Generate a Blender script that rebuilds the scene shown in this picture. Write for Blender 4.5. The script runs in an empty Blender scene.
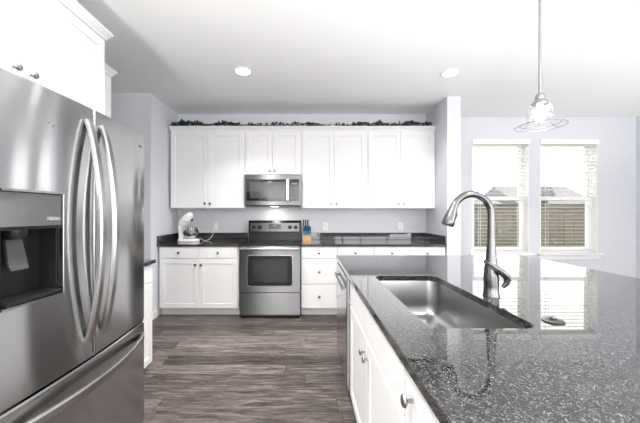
import bpy, bmesh, math, random
from mathutils import Vector, Matrix
random.seed(7)
PI = math.pi
sc = bpy.context.scene
COL = sc.collection

# ------------------------------------------------------------------ camera, world, exposure, big lights
cam_d = bpy.data.cameras.new('camera'); cam = bpy.data.objects.new('camera', cam_d); COL.objects.link(cam)
cam.location = (0, 0, 1.307); cam.rotation_euler = (PI/2, 0, 0)
cam_d.sensor_width = 36.0; cam_d.lens = 300.0/640.0*36.0
cam_d.shift_x = 13.0/640.0; cam_d.shift_y = 1.5/640.0
cam_d.clip_start = 0.02; cam_d.clip_end = 300
sc.camera = cam

world = bpy.data.worlds.new('overcast_sky'); sc.world = world; world.use_nodes = True
wn = world.node_tree; bg = wn.nodes['Background']
bg.inputs['Color'].default_value = (1.0, 0.975, 0.945, 1); bg.inputs['Strength'].default_value = 4.6
sc.view_settings.view_transform = 'Standard'; sc.view_settings.look = 'None'
sc.view_settings.exposure = 0.08; sc.view_settings.gamma = 1.0
sc.view_settings.use_curve_mapping = False
try:
    sc.cycles.use_denoising = True; sc.cycles.max_bounces = 10; sc.cycles.diffuse_bounces = 6
    sc.cycles.transparent_max_bounces = 16; sc.cycles.sample_clamp_indirect = 6.0
except Exception: pass

def area(name, loc, rot, sx, sy, power, col=(1, 1, 1)):
    d = bpy.data.lights.new(name, 'AREA'); d.shape = 'RECTANGLE'; d.size = sx; d.size_y = sy
    d.energy = power; d.color = col
    o = bpy.data.objects.new(name, d); COL.objects.link(o); o.location = loc; o.rotation_euler = rot
    return o
# added fill lights at invented, unseen windows behind the camera and at its right
area('added_fill_light', (-1.15, -4.55, 1.33), (PI/2, 0, 0), 3.4, 2.3, 48)
area('added_fill_light', (2.95, -4.55, 1.33), (PI/2, 0, 0), 3.4, 2.3, 48)
area('added_fill_light', (5.05, -1.8, 1.3), (PI/2, 0, PI/2), 2.6, 2.3, 70)
ADDED_UPLIGHTS = [(-.3, -1.3, 440, 'unseen floor uplight added in the aisle near the refrigerator'),  # lamps added outside the view to lift the ceiling
            (2.6, -1.2, 370, 'unseen floor uplight added in the living area behind the island'),
            (4.35, 1.0, 210, 'unseen floor uplight added by the right wall of the dining area')]

# ------------------------------------------------------------------ helpers
class MB:
    def __init__(s): s.bm = bmesh.new()
    def box(s, x0, x1, y0, y1, z0, z1, bev=0.0, seg=2):
        r = bmesh.ops.create_cube(s.bm, size=1.0); vs = r['verts']
        M = Matrix.Translation(((x0+x1)/2, (y0+y1)/2, (z0+z1)/2)) @ Matrix.Diagonal((abs(x1-x0), abs(y1-y0), abs(z1-z0), 1))
        bmesh.ops.transform(s.bm, matrix=M, verts=vs)
        if bev > 0:
            es = list({e for v in vs for e in v.link_edges})
            bmesh.ops.bevel(s.bm, geom=es, offset=bev, segments=seg, profile=0.5, affect='EDGES')
        return s
    def loft(s, rings, caps=(True, True), closed=True):
        L = [[s.bm.verts.new(p) for p in r] for r in rings]
        n = len(L[0])
        for a, b in zip(L, L[1:]):
            for i in range(n if closed else n-1):
                j = (i+1) % n
                try: s.bm.faces.new((a[i], a[j], b[j], b[i]))
                except ValueError: pass
        if caps[0] and closed: s.bm.faces.new(list(reversed(L[0])))
        if caps[1] and closed: s.bm.faces.new(L[-1])
        return s
    def lathe(s, prof, c=(0, 0, 0), axis='Z', n=24, caps=(True, True)):
        rings = []
        for r, h in prof:
            ring = []
            for k in range(n):
                a = 2*PI*k/n; x, y = max(r, 1e-5)*math.cos(a), max(r, 1e-5)*math.sin(a)
                if axis == 'Z': p = (c[0]+x, c[1]+y, c[2]+h)
                elif axis == '-Y': p = (c[0]+x, c[1]-h, c[2]+y)
                else: p = (c[0]+h, c[1]+x, c[2]+y)
                ring.append(p)
            rings.append(ring)
        return s.loft(rings, caps)
    def tube(s, pts, rad, n=10, caps=(True, True), flat=None):
        pts = [Vector(p) for p in pts]
        R = rad if isinstance(rad, (list, tuple)) else [rad]*len(pts)
        rings = []; up = None
        for i, p in enumerate(pts):
            t = (pts[min(i+1, len(pts)-1)] - pts[max(i-1, 0)]).normalized()
            if up is None:
                up = Vector((0, 0, 1)) if abs(t.z) < 0.9 else Vector((1, 0, 0))
            a = (up - t*up.dot(t)).normalized(); b = t.cross(a); up = a
            f = flat[i] if isinstance(flat, (list, tuple)) else (flat or 1.0)
            rings.append([p + a*R[i]*math.cos(2*PI*k/n) + b*R[i]*f*math.sin(2*PI*k/n) for k in range(n)])
        return s.loft(rings, caps)
    def strap(s, pts, W, hw, ht, rim=0.35):
        """flat bar swept along pts; W = its width direction"""
        pts = [Vector(p) for p in pts]; W = Vector(W).normalized(); rings = []
        for i, p in enumerate(pts):
            t = (pts[min(i+1, len(pts)-1)] - pts[max(i-1, 0)]).normalized()
            N = t.cross(W).normalized(); c = ht*rim*1.6
            prof = [(-hw, -ht+c), (-hw+c, -ht), (hw-c, -ht), (hw, -ht+c), (hw, ht-c), (hw-c, ht), (-hw+c, ht), (-hw, ht-c)]
            rings.append([p + W*a + N*b for a, b in prof])
        return s.loft(rings)
    def prism(s, prof, h0, h1, axis='Z'):
        def P(a, b, h):
            return (a, b, h) if axis == 'Z' else (h, a, b) if axis == 'X' else (a, h, b)
        return s.loft([[P(a, b, h0) for a, b in prof], [P(a, b, h1) for a, b in prof]])
    def build(s, name, mat, parent=None, smooth=None):
        bmesh.ops.recalc_face_normals(s.bm, faces=s.bm.faces)
        if smooth:
            lim = math.radians(smooth)
            for f in s.bm.faces: f.smooth = True
            for e in s.bm.edges:
                if len(e.link_faces) == 2 and e.calc_face_angle(0.0) > lim: e.smooth = False
        me = bpy.data.meshes.new(name); s.bm.to_mesh(me); s.bm.free()
        me.materials.append(mat)
        o = bpy.data.objects.new(name, me); COL.objects.link(o)
        if parent: o.parent = parent
        return o

def tag(o, label, cat, group=None):
    o['label'] = label; o['category'] = cat
    if group: o['group'] = group
    return o
def thing(name, label, cat, loc=(0, 0, 0), rz=0.0, group=None):
    o = bpy.data.objects.new(name, None); COL.objects.link(o)
    o.location = loc; o.rotation_euler = (0, 0, rz); o.empty_display_size = 0.05
    return tag(o, label, cat, group)
def struct(name, mb, mat, parent=None, smooth=None):
    o = mb.build(name, mat, parent, smooth)
    if parent is None: o['kind'] = 'structure'
    return o
def copy_tree(o, parent=None):
    c = o.copy(); COL.objects.link(c)
    if parent: c.parent = parent
    for ch in list(o.children): copy_tree(ch, c)
    return c

# ------------------------------------------------------------------ materials
def mat(name, col, rough=0.5, metal=0.0, spec=0.5, emit=0.0, ecol=None):
    m = bpy.data.materials.new(name); m.use_nodes = True
    b = m.node_tree.nodes['Principled BSDF']
    b.inputs['Base Color'].default_value = (*col, 1); b.inputs['Roughness'].default_value = rough
    b.inputs['Metallic'].default_value = metal; b.inputs['Specular IOR Level'].default_value = spec
    if emit: 
        b.inputs['Emission Color'].default_value = (*(ecol or col), 1); b.inputs['Emission Strength'].default_value = emit
    return m
def N(m, t, **kw):
    n = m.node_tree.nodes.new(t)
    for k, v in kw.items():
        if hasattr(n, k): setattr(n, k, v)
        else: n.inputs[k].default_value = v
    return n
def L(m, a, b): m.node_tree.links.new(a, b)
def B(m): return m.node_tree.nodes['Principled BSDF']
def ramp(m, fac, stops):
    r = N(m, 'ShaderNodeValToRGB'); e = r.color_ramp.elements
    while len(e) < len(stops): e.new(0.5)
    for el, (p, c) in zip(e, stops): el.position = p; el.color = (*c, 1)
    L(m, fac, r.inputs['Fac']); return r.outputs['Color']
def coords(m, scale=(1, 1, 1), kind='Object', loc=(0, 0, 0)):
    tc = N(m, 'ShaderNodeTexCoord'); mp = N(m, 'ShaderNodeMapping')
    mp.inputs['Scale'].default_value = scale; mp.inputs['Location'].default_value = loc
    L(m, tc.outputs[kind], mp.inputs['Vector']); return mp.outputs['Vector']
def bumped(m, scale, strength, dist=0.002, vec=None, detail=4):
    n = N(m, 'ShaderNodeTexNoise'); n.inputs['Scale'].default_value = scale; n.inputs['Detail'].default_value = detail
    L(m, vec or coords(m), n.inputs['Vector'])
    b = N(m, 'ShaderNodeBump'); b.inputs['Strength'].default_value = strength; b.inputs['Distance'].default_value = dist
    L(m, n.outputs['Fac'], b.inputs['Height']); L(m, b.outputs['Normal'], B(m).inputs['Normal']); return n

WALL = mat('wall_paint', (0.675, 0.69, 0.725), 0.75, spec=0.3); bumped(WALL, 180, 0.06)
CEIL = mat('ceiling_paint', (0.90, 0.90, 0.90), 0.9, spec=0.2); bumped(CEIL, 120, 0.15, 0.003)
WHITE = mat('cabinet_white', (0.80, 0.80, 0.80), 0.38, spec=0.45)
TRIM = mat('trim_white', (0.85, 0.85, 0.85), 0.4)
VINYL = mat('vinyl_white', (0.85, 0.85, 0.85), 0.35)
BLIND = mat('blind_white', (0.88, 0.88, 0.87), 0.45)
def translucent(m, f):
    nt = m.node_tree; o = nt.nodes['Material Output']; t = nt.nodes.new('ShaderNodeBsdfTranslucent'); x = nt.nodes.new('ShaderNodeMixShader')
    t.inputs['Color'].default_value = (.95, .95, .93, 1); x.inputs[0].default_value = f
    nt.links.new(nt.nodes['Principled BSDF'].outputs[0], x.inputs[1]); nt.links.new(t.outputs[0], x.inputs[2]); nt.links.new(x.outputs[0], o.inputs['Surface'])
SLAT = mat('slat_white', (0.88, 0.88, 0.87), 0.45); translucent(SLAT, .3)
NICKEL = mat('satin_nickel', (0.36, 0.355, 0.35), 0.25, 1.0)
DARK = mat('black_plastic', (0.012, 0.012, 0.013), 0.3, spec=.3)
DGREY = mat('dark_grey_plastic', (0.055, 0.056, 0.058), 0.4)
GASKET = mat('gasket_grey', (0.03, 0.03, 0.03), 0.7)
BGLASS = mat('black_glass', (0.012, 0.012, 0.013), 0.06, spec=0.6)
OVENGLASS = mat('oven_window_glass', (0.028, 0.028, 0.03), 0.1, spec=0.6)
DISPLAY = mat('clock_display', (0.012, 0.014, 0.016), 0.15)
DIGIT = mat('display_digits', (0.12, 0.13, 0.135), 0.4, emit=0.06, ecol=(0.8, 0.9, 0.9))
MARK = mat('printed_mark', (0.10, 0.10, 0.10), 0.5)
CHROME = mat('polished_chrome', (0.72, 0.72, 0.72), 0.12, 1.0)
ENAMEL = mat('white_enamel', (0.82, 0.82, 0.81), 0.2)
LAMP = mat('lamp_lens', (1, 1, 1), 0.5, emit=14, ecol=(1, 0.98, 0.95))
BULB = mat('frosted_bulb', (1, 1, 1), 0.5, emit=9, ecol=(1, 0.98, 0.95))
CORDW = mat('white_cord', (0.75, 0.75, 0.75), 0.5)
PLATE = mat('outlet_plate', (0.86, 0.86, 0.86), 0.35)

def steel(name, base, rough, aniso, brush=(1.5, 1.5, 260), rot=0.0):
    m = mat(name, base, rough, 1.0)
    n = N(m, 'ShaderNodeTexNoise'); n.inputs['Scale'].default_value = 1.0; n.inputs['Detail'].default_value = 3
    L(m, coords(m, brush), n.inputs['Vector'])
    r = N(m, 'ShaderNodeMapRange'); r.inputs['To Min'].default_value = rough*0.95; r.inputs['To Max'].default_value = rough*1.06
    L(m, n.outputs['Fac'], r.inputs['Value']); L(m, r.outputs['Result'], B(m).inputs['Roughness'])
    B(m).inputs['Anisotropic'].default_value = aniso
    B(m).inputs['Anisotropic Rotation'].default_value = rot
    g = N(m, 'ShaderNodeNewGeometry'); cr = N(m, 'ShaderNodeVectorMath', operation='CROSS_PRODUCT')
    L(m, g.outputs['Normal'], cr.inputs[0]); cr.inputs[1].default_value = (0, 0, 1)
    L(m, cr.outputs[0], B(m).inputs['Tangent'])         # brushing runs horizontally
    return m
STEEL = steel('brushed_stainless', (0.51, 0.51, 0.515), 0.14, 1.0, rot=0.25)
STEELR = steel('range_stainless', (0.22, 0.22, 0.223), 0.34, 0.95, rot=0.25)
STEELD = steel('dark_brushed_stainless', (0.36, 0.36, 0.365), 0.42, 0.98, rot=0.25)
HANDLE = mat('handle_stainless', (0.42, 0.42, 0.42), 0.25, 1.0)
SINKM = mat('satin_sink_steel', (0.34, 0.34, 0.34), 0.28, 1.0); bumped(SINKM, 30, 0.02, vec=coords(SINKM, (1, 12, 12)))

def granite():
    m = mat('speckled_granite', (0.02, 0.02, 0.02), 0.05, spec=0.55)
    v = coords(m)
    w = N(m, 'ShaderNodeTexVoronoi', Scale=430.0); L(m, v, w.inputs['Vector'])
    sx = N(m, 'ShaderNodeSeparateColor'); L(m, w.outputs['Color'], sx.inputs[0])
    w2 = N(m, 'ShaderNodeTexNoise', Scale=90.0, Detail=3.0); L(m, v, w2.inputs['Vector'])
    ad = N(m, 'ShaderNodeMath', operation='MULTIPLY_ADD'); L(m, w2.outputs['Fac'], ad.inputs[0]); ad.inputs[1].default_value = 0.9; L(m, sx.outputs[0], ad.inputs[2])
    f = N(m, 'ShaderNodeMath', operation='MULTIPLY'); L(m, ad.outputs[0], f.inputs[0]); f.inputs[1].default_value = 0.53
    c1 = ramp(m, f.outputs[0], [(0.30, (0.004, 0.004, 0.0042)), (0.54, (0.010, 0.010, 0.0105)), (0.68, (0.045, 0.045, 0.045)), (0.84, (0.26, 0.26, 0.258))])
    L(m, c1, B(m).inputs['Base Color'])
    mk = N(m, 'ShaderNodeMapRange'); mk.inputs['From Min'].default_value = 0.56; mk.inputs['From Max'].default_value = 0.74
    L(m, f.outputs[0], mk.inputs['Value'])          # mica flecks
    mm = N(m, 'ShaderNodeMath', operation='MULTIPLY'); L(m, mk.outputs['Result'], mm.inputs[0]); mm.inputs[1].default_value = 0.26
    L(m, mm.outputs[0], B(m).inputs['Metallic'])
    rr = N(m, 'ShaderNodeMapRange'); rr.inputs['To Min'].default_value = 0.045; rr.inputs['To Max'].default_value = 0.5
    L(m, mk.outputs['Result'], rr.inputs['Value']); L(m, rr.outputs['Result'], B(m).inputs['Roughness'])
    B(m).inputs['Coat Weight'].default_value = 0.8; B(m).inputs['Coat Roughness'].default_value = 0.025
    return m
GRANITE = granite()

def plank_floor():
    m = mat('weathered_plank_floor', (0.1, 0.09, 0.085), 0.42, spec=0.35)
    tc = N(m, 'ShaderNodeTexCoord'); sp = N(m, 'ShaderNodeSeparateXYZ'); L(m, tc.outputs['Object'], sp.inputs[0])
    def math_(op, a, b=None):
        n = N(m, 'ShaderNodeMath', operation=op)
        for i, x in enumerate((a, b)):
            if x is None: continue
            if isinstance(x, (int, float)): n.inputs[i].default_value = x
            else: L(m, x, n.inputs[i])
        return n.outputs[0]
    row_f = math_('DIVIDE', sp.outputs['Y'], 0.152); row = math_('FLOOR', row_f)
    wn1 = N(m, 'ShaderNodeTexWhiteNoise'); wn1.noise_dimensions = '1D'; L(m, row, wn1.inputs['W'])
    xo = math_('ADD', math_('DIVIDE', sp.outputs['X'], 1.22), math_('MULTIPLY', wn1.outputs['Value'], 7.3))
    pk = math_('FLOOR', xo)
    cv = N(m, 'ShaderNodeCombineXYZ'); L(m, row, cv.inputs[0]); L(m, pk, cv.inputs[1])
    wn2 = N(m, 'ShaderNodeTexWhiteNoise'); wn2.noise_dimensions = '3D'; L(m, cv.outputs[0], wn2.inputs['Vector'])
    # grain
    mp = N(m, 'ShaderNodeMapping'); mp.inputs['Scale'].default_value = (2.2, 20, 1)
    off = N(m, 'ShaderNodeVectorMath', operation='MULTIPLY_ADD')
    L(m, wn2.outputs['Color'], off.inputs[0]); off.inputs[1].default_value = (40, 40, 40); L(m, tc.outputs['Object'], off.inputs[2])
    L(m, off.outputs[0], mp.inputs['Vector'])
    g = N(m, 'ShaderNodeTexNoise', Scale=1.7, Detail=9.0, Roughness=0.72, Distortion=0.9); L(m, mp.outputs[0], g.inputs['Vector'])
    mix = math_('ADD', math_('MULTIPLY', g.outputs['Fac'], 0.92), math_('MULTIPLY', math_('SUBTRACT', wn2.outputs['Value'], 0.5), 0.16))
    col = ramp(m, mix, [(0.33, (0.022, 0.017, 0.0155)), (0.44, (0.075, 0.061, 0.056)), (0.54, (0.145, 0.121, 0.112)), (0.68, (0.29, 0.252, 0.236))])
    fy = math_('FRACT', row_f); fx = math_('FRACT', xo)
    seam = math_('MAXIMUM', math_('LESS_THAN', fy, 0.018), math_('LESS_THAN', fx, 0.0025))
    mx = N(m, 'ShaderNodeMix'); mx.data_type = 'RGBA'
    L(m, seam, mx.inputs[0]); L(m, col, mx.inputs[6]); mx.inputs[7].default_value = (0.012, 0.010, 0.009, 1)
    L(m, mx.outputs[2], B(m).inputs['Base Color'])
    b = N(m, 'ShaderNodeBump'); b.inputs['Strength'].default_value = 0.18; b.inputs['Distance'].default_value = 0.002
    L(m, g.outputs['Fac'], b.inputs['Height']); L(m, b.outputs['Normal'], B(m).inputs['Normal'])
    return m
FLOOR = plank_floor()

def glass(name, tint=(1, 1, 1), gloss=0.06):
    m = bpy.data.materials.new(name); m.use_nodes = True; nt = m.node_tree; nt.nodes.clear()
    out = nt.nodes.new('ShaderNodeOutputMaterial'); mx = nt.nodes.new('ShaderNodeMixShader')
    t = nt.nodes.new('ShaderNodeBsdfTransparent'); g = nt.nodes.new('ShaderNodeBsdfGlossy')
    t.inputs['Color'].default_value = (*tint, 1); g.inputs['Roughness'].default_value = 0.02
    lw = nt.nodes.new('ShaderNodeLayerWeight'); lw.inputs['Blend'].default_value = 0.25
    mr = nt.nodes.new('ShaderNodeMath'); mr.operation = 'MULTIPLY_ADD'; mr.inputs[1].default_value = 0.55; mr.inputs[2].default_value = gloss
    nt.links.new(lw.outputs['Facing'], mr.inputs[0]); nt.links.new(mr.outputs[0], mx.inputs[0])
    nt.links.new(t.outputs[0], mx.inputs[1]); nt.links.new(g.outputs[0], mx.inputs[2]); nt.links.new(mx.outputs[0], out.inputs['Surface'])
    return m
PANE = glass('window_glass', gloss=0.0); SHADEG = glass('clear_shade_glass', gloss=0.0)

def wood(name, a, b, scale):
    m = mat(name, a, 0.5); n = N(m, 'ShaderNodeTexNoise', Scale=1.0, Detail=5.0); L(m, coords(m, scale), n.inputs['Vector'])
    L(m, ramp(m, n.outputs['Fac'], [(0.3, a), (0.7, b)]), B(m).inputs['Base Color']); return m
BLOCKW = wood('beech_block', (0.42, 0.24, 0.10), (0.62, 0.40, 0.20), (90, 90, 8))
KBLUE = mat('teal_handle', (0.02, 0.10, 0.17), 0.35)
FENCEW = wood('weathered_fence', (0.024, 0.020, 0.007), (0.066, 0.055, 0.024), (7, 7, 1.2))
LEAF = mat('garland_leaf', (0.025, 0.05, 0.028), 0.6); VINE = mat('garland_vine', (0.03, 0.035, 0.02), 0.8)
GRASS = mat('lawn', (0.08, 0.10, 0.045), 0.9); bumped(GRASS, 40, 0.5, 0.02)
ROOF = mat('grey_shingle', (0.13, 0.13, 0.135), 0.85); SIDING = mat('pale_siding', (0.24, 0.23, 0.21), 0.7)
TREEL = mat('distant_leaves', (0.09, 0.105, 0.088), 0.9); BARK = mat('bark', (0.10, 0.08, 0.06), 0.9)

# ------------------------------------------------------------------ room shell
H = 2.76; YB = 4.41; YW = 4.545; XL = -1.895; XR = 1.75; XE = 4.98; YREAR = -4.4
struct('floor', MB().box(-3.6, XE+.15, YREAR-.15, YW+.16, -0.1, 0.0), FLOOR)
struct('ceiling', MB().box(-3.6, XE+.15, YREAR-.15, YW+.16, H, H+.1), CEIL)
struct('wall_back', MB().box(XL, XR, YB, YB+.15, 0, H), WALL)
struct('wall_pantry', MB().box(-3.6, XL, 3.64, YB+.15, 0, H), WALL)
struct('wall_divider', MB().box(XR, 1.915, 3.74, YW+.15, 0, H), WALL)
struct('wall_left', MB().box(-2.05, -1.93, YREAR, 2.56, 0, H), WALL)
struct('wall_hall', MB().box(-3.6, -3.5, YREAR, 3.64, 0, H), WALL)
SLD = (-3.1, -0.5)                                                      # unseen opening added in the right wall to let light in
mb = MB().box(XE, XE+.15, SLD[1], YW+.15, 0, H).box(XE, XE+.15, YREAR-.15, SLD[0], 0, H).box(XE, XE+.15, SLD[0], SLD[1], 2.45, H).box(XE, XE+.15, SLD[0], SLD[1], 0, 0.12)
struct('wall_right', mb, WALL)
RW = [(-2.9, .6), (1.2, 4.7)]
mb = MB()
xs = [-3.6, RW[0][0], RW[0][1], RW[1][0], RW[1][1], XE+.15]
for i in range(0, 6, 2): mb.box(xs[i], xs[i+1], YREAR-.15, YREAR, 0, H)
for a, b in RW: mb.box(a, b, YREAR-.15, YREAR, 0, 0.15); mb.box(a, b, YREAR-.15, YREAR, 2.5, H)
struct('wall_rear', mb, WALL)
WIN = [(2.50, 3.365), (3.53, 4.40)]; WZ0, WZ1 = 0.70, 2.42
mb = MB(); xs = [1.915, WIN[0][0], WIN[0][1], WIN[1][0], WIN[1][1], XE]
for i in range(0, 6, 2): mb.box(xs[i], xs[i+1], YW, YW+.15, 0, H)
for a, b in WIN: mb.box(a, b, YW, YW+.15, 0, WZ0); mb.box(a, b, YW, YW+.15, WZ1, H)
struct('wall_window', mb, WALL)

def window(name, a, b, z0, z1, y):
    """double-hung window: frame, upper sash, lower sash (set forward), panes"""
    e = bpy.data.objects.new(name, None); COL.objects.link(e); e.location = ((a+b)/2, y, z0); e['kind'] = 'structure'
    w = (b-a)/2; h = z1-z0; m_ = h*0.485
    f = MB(); t = 0.028
    f.box(-w, -w+t, 0.075, 0.148, 0, h, .003).box(w-t, w, 0.075, 0.148, 0, h, .003).box(-w+t, w-t, .075, .148, 0, t, .003).box(-w+t, w-t, .075, .148, h-t, h, .003)
    f.build('window_frame', VINYL, e)
    j = .012
    MB().box(-w+.0005, -w+j, .001, .0745, 0.003, h).box(w-j, w-.0005, .001, .0745, 0.003, h).box(-w+j, w-j, .001, .0745, h-j, h-.0005).build('jamb_liner', VINYL, e)
    s = 0.05; W = w-t-.001
    def sash(n, y0, y1, za, zb):
        q = MB().box(-W, -W+s, y0, y1, za, zb, .003).box(W-s, W, y0, y1, za, zb, .003).box(-W+s, W-s, y0, y1, za, za+s, .003).box(-W+s, W-s, y0, y1, zb-s, zb, .003)
        o = q.build('sash', VINYL, e)
        MB().box(-W+s-.004, W-s+.004, (y0+y1)/2-.003, (y0+y1)/2+.003, za+s-.004, zb-s+.004).build('pane', PANE, o)
    sash('u', .115, .145, m_-.02, h-t-.001); sash('l', .08, .112, t+.001, m_+.025)
    return e
window('window_1', *WIN[0], WZ0, WZ1, YW); window('window_2', *WIN[1], WZ0, WZ1, YW)
for i, (a, b) in enumerate(WIN):
    struct('trim_%d' % (i+1), MB().box(a-.05, b+.05, YW-.055, YW+.07, WZ0-.03, WZ0+.002, .006).box(a-.03, b+.03, YW-.018, YW-.001, WZ0-.095, WZ0-.03, .003), TRIM)
for i, (a, b) in enumerate(RW):  # unseen rear windows, added as openings for the fill lights
    e = bpy.data.objects.new('window_%d' % (3+i), None); COL.objects.link(e); e.location = (a, YREAR, .15); e['kind'] = 'structure'
    w = b-a; q = MB()
    for k in range(4): q.box(max(0, k*w/3-.03), min(w, k*w/3+.03), -.1, -.04, 0, 2.35)
    q.box(0, w, -.1, -.04, 0, .05).box(0, w, -.1, -.04, 2.3, 2.35); q.build('window_frame', VINYL, e)
q = MB()
for k in range(3): q.box(XE+.04, XE+.1, max(SLD[0], SLD[0]+k*1.3-.04), min(SLD[1], SLD[0]+k*1.3+.04), .12, 2.45)
q.box(XE+.04, XE+.1, SLD[0], SLD[1], .12, .2).box(XE+.04, XE+.1, SLD[0], SLD[1], 2.37, 2.45)
struct('added_door_1', q, VINYL)  # unseen frame around the opening added for light
# baseboards
bbp = 0.095
struct('baseboard_pantry', MB().box(-3.5, XL+.014, 3.626, 3.639, 0, bbp, .003).box(XL+.001, XL+.014, 3.6395, 3.775, 0, bbp, .003), TRIM)
struct('baseboard_divider', MB().box(XR-.013, 1.929, 3.726, 3.739, 0, bbp, .003).box(1.916, 1.929, 3.74, YW-.014, 0, bbp, .003), TRIM)
struct('baseboard_window', MB().box(1.93, XE-.014, YW-.014, YW-.001, 0, bbp, .003), TRIM)
struct('baseboard_right', MB().box(XE-.014, XE-.001, -.4, YW-.001, 0, bbp, .003), TRIM)

# ------------------------------------------------------------------ outdoors
struct('ground', MB().box(-10, 60, YW+.2, 90, -.6, -.5), GRASS)
fe = thing('fence', 'weathered olive-brown board fence standing outside the two windows', 'fence', (7, 8.6, -.5))
mb = MB(); x = -6.5
while x < 6.5:
    w = 0.14; dz = random.uniform(-.008, .008); mb.box(x, x+w, -.012+random.uniform(-.004, .004), .012, 0.04, 1.95+dz); x += w+.006
mb.build('boards', FENCEW, fe)
mb = MB()
for z in (.3, 1.0, 1.7): mb.box(-6.5, 6.5, .014, .06, z, z+.09)
mb.build('rails', FENCEW, fe)
mb = MB().box(-6.5, 6.5, -.06, .07, 1.96, 1.995); mb.build('cap_rail', FENCEW, fe)
def house(x, y, w, d, hw, hr, label):
    h = thing('neighbor_house', label, 'house', (x, y, -.5), 0, 'houses beyond the fence')
    MB().box(-w/2, w/2, 0, d, 0, hw).build('walls', SIDING, h)
    MB().prism([(-.5, hw-.1), (d+.5, hw-.1), (d/2, hw+hr)], -w/2-.4, w/2+.4, 'X').build('roof', ROOF, h)
house(16.5, 34, 10, 9, 2.9, 1.7, 'pale neighbour house with grey roof seen through the left window blind')
house(30.0, 36, 9, 9, 3.0, 2.4, 'pale neighbour house with grey roof seen through the right window blind')
def tree(x, y, h, r, label, seed):
    t = thing('tree', label, 'tree', (x, y, -.5), 0, 'trees beyond the fence'); rnd = random.Random(seed)
    MB().tube([(0, 0, 0), (.05, 0, h*.4), (0, 0, h*.75)], [.18, .14, .06]).build('trunk', BARK, t)
    q = MB()
    for k in range(16):
        a = rnd.uniform(0, 2*PI); rr = rnd.uniform(0, r*.75); zz = h-r*1.2+rnd.uniform(-.6, .75)*r; s = rnd.uniform(.25, .5)*r
        v = bmesh.ops.create_icosphere(q.bm, subdivisions=2, radius=s)['verts']
        for p in v: p.co = p.co*rnd.uniform(.75, 1.2) + Vector((rr*math.cos(a), rr*math.sin(a), zz))
    q.build('foliage', TREEL, t)
tree(23.0, 30, 4.5, 1.5, 'soft grey-green tree right of the roof in the left window', 1)
tree(22.0, 46, 5.6, 2.1, 'grey-green tree at the right edge of the left window view', 2)
tree(32.5, 29, 4.6, 1.7, 'grey-green tree beside the roof in the right window', 3)
tree(39.0, 34, 4.8, 2.0, 'grey-green tree at the right edge of the right window view', 4)

# ------------------------------------------------------------------ window blinds
def blind(a, b, label):
    e = thing('window_blind', label, 'blind', ((a+b)/2, YW, WZ0), 0, 'white horizontal blinds'); w = (b-a)/2-.015; h = WZ1-WZ0-.013
    MB().box(-w, w, .012, .062, h-.05, h-.003, .003).build('headrail', BLIND, e)
    MB().box(-w-.02, w+.02, -.028, -.004, h-.062, h+.015, .004).box(-w-.02, -w-.008, -.004, -.0005, h-.062, h+.012).box(w+.008, w+.02, -.004, -.0005, h-.062, h+.012).build('valance', BLIND, e)
    mb = MB(); n = 30; p = (h-.09)/n; th = math.radians(-4.5)
    for k in range(n):
        z = .045+k*p; c, s = math.cos(th)*.024, math.sin(th)*.024
        mb.loft([[(-w, .037-c, z-s-.001), (-w, .037+c, z+s-.001), (-w, .037+c, z+s+.001), (-w, .037-c, z-s+.001)],
                 [(w, .037-c, z-s-.001), (w, .037+c, z+s-.001), (w, .037+c, z+s+.001), (w, .037-c, z-s+.001)]])
    mb.build('slats', SLAT, e)
    MB().box(-w, w, .013, .061, .006, .024, .004).build('bottom_rail', BLIND, e)
    for s in (-w*.72, w*.72):
        MB().box(s-.002, s+.002, .0085, .0105, .02, h-.05).box(s-.002, s+.002, .0635, .0655, .02, h-.05).build('ladder_cord', CORDW, e)
    MB().tube([(-w*.84, .004, h-.06), (-w*.84, .004, h-.75)], .004, 8).build('tilt_wand', BLIND, e)
blind(*WIN[0], 'white horizontal blind in the window directly right of the wall end')
blind(*WIN[1], 'white horizontal blind in the window nearest the room corner')

# ------------------------------------------------------------------ cabinets
def knob_bm():
    return MB().lathe([(.0065, 0), (.0055, .008), (.0055, .014), (.0145, .019), (.0178, .023), (.0155, .028), (.008, .0308), (.0005, .0315)], axis='-Y', n=16)
_knob = knob_bm(); _ko = _knob.build('knob', NICKEL, None, 40); KNOB_ME = _ko.data; bpy.data.objects.remove(_ko)
def knob(parent, x, y, z):
    o = bpy.data.objects.new('knob', KNOB_ME); COL.objects.link(o); o.parent = parent; o.location = (x, y, z); return o
def shaker(x0, x1, z0, z1, fw=.058, th=.02, rec=.006):
    """framed door with recessed flat panel; front at y = -th"""
    mb = MB(); bm = mb.bm
    O = [(x0, z0), (x1, z0), (x1, z1), (x0, z1)]
    def ins(d): return [(x0+d, z0+d), (x1-d, z0+d), (x1-d, z1-d), (x0+d, z1-d)]
    c = .0025
    rings = [[(x, 0, z) for x, z in O], [(x, -th+c, z) for x, z in O], [(x, -th, z) for x, z in ins(c)],
             [(x, -th, z) for x, z in ins(fw)], [(x, -th+rec, z) for x, z in ins(fw+.005)]]
    mb.loft(rings); return mb
def slab(x0, x1, z0, z1, th=.02): return MB().box(x0, x1, -th, 0, z0, z1, .0025)
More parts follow.
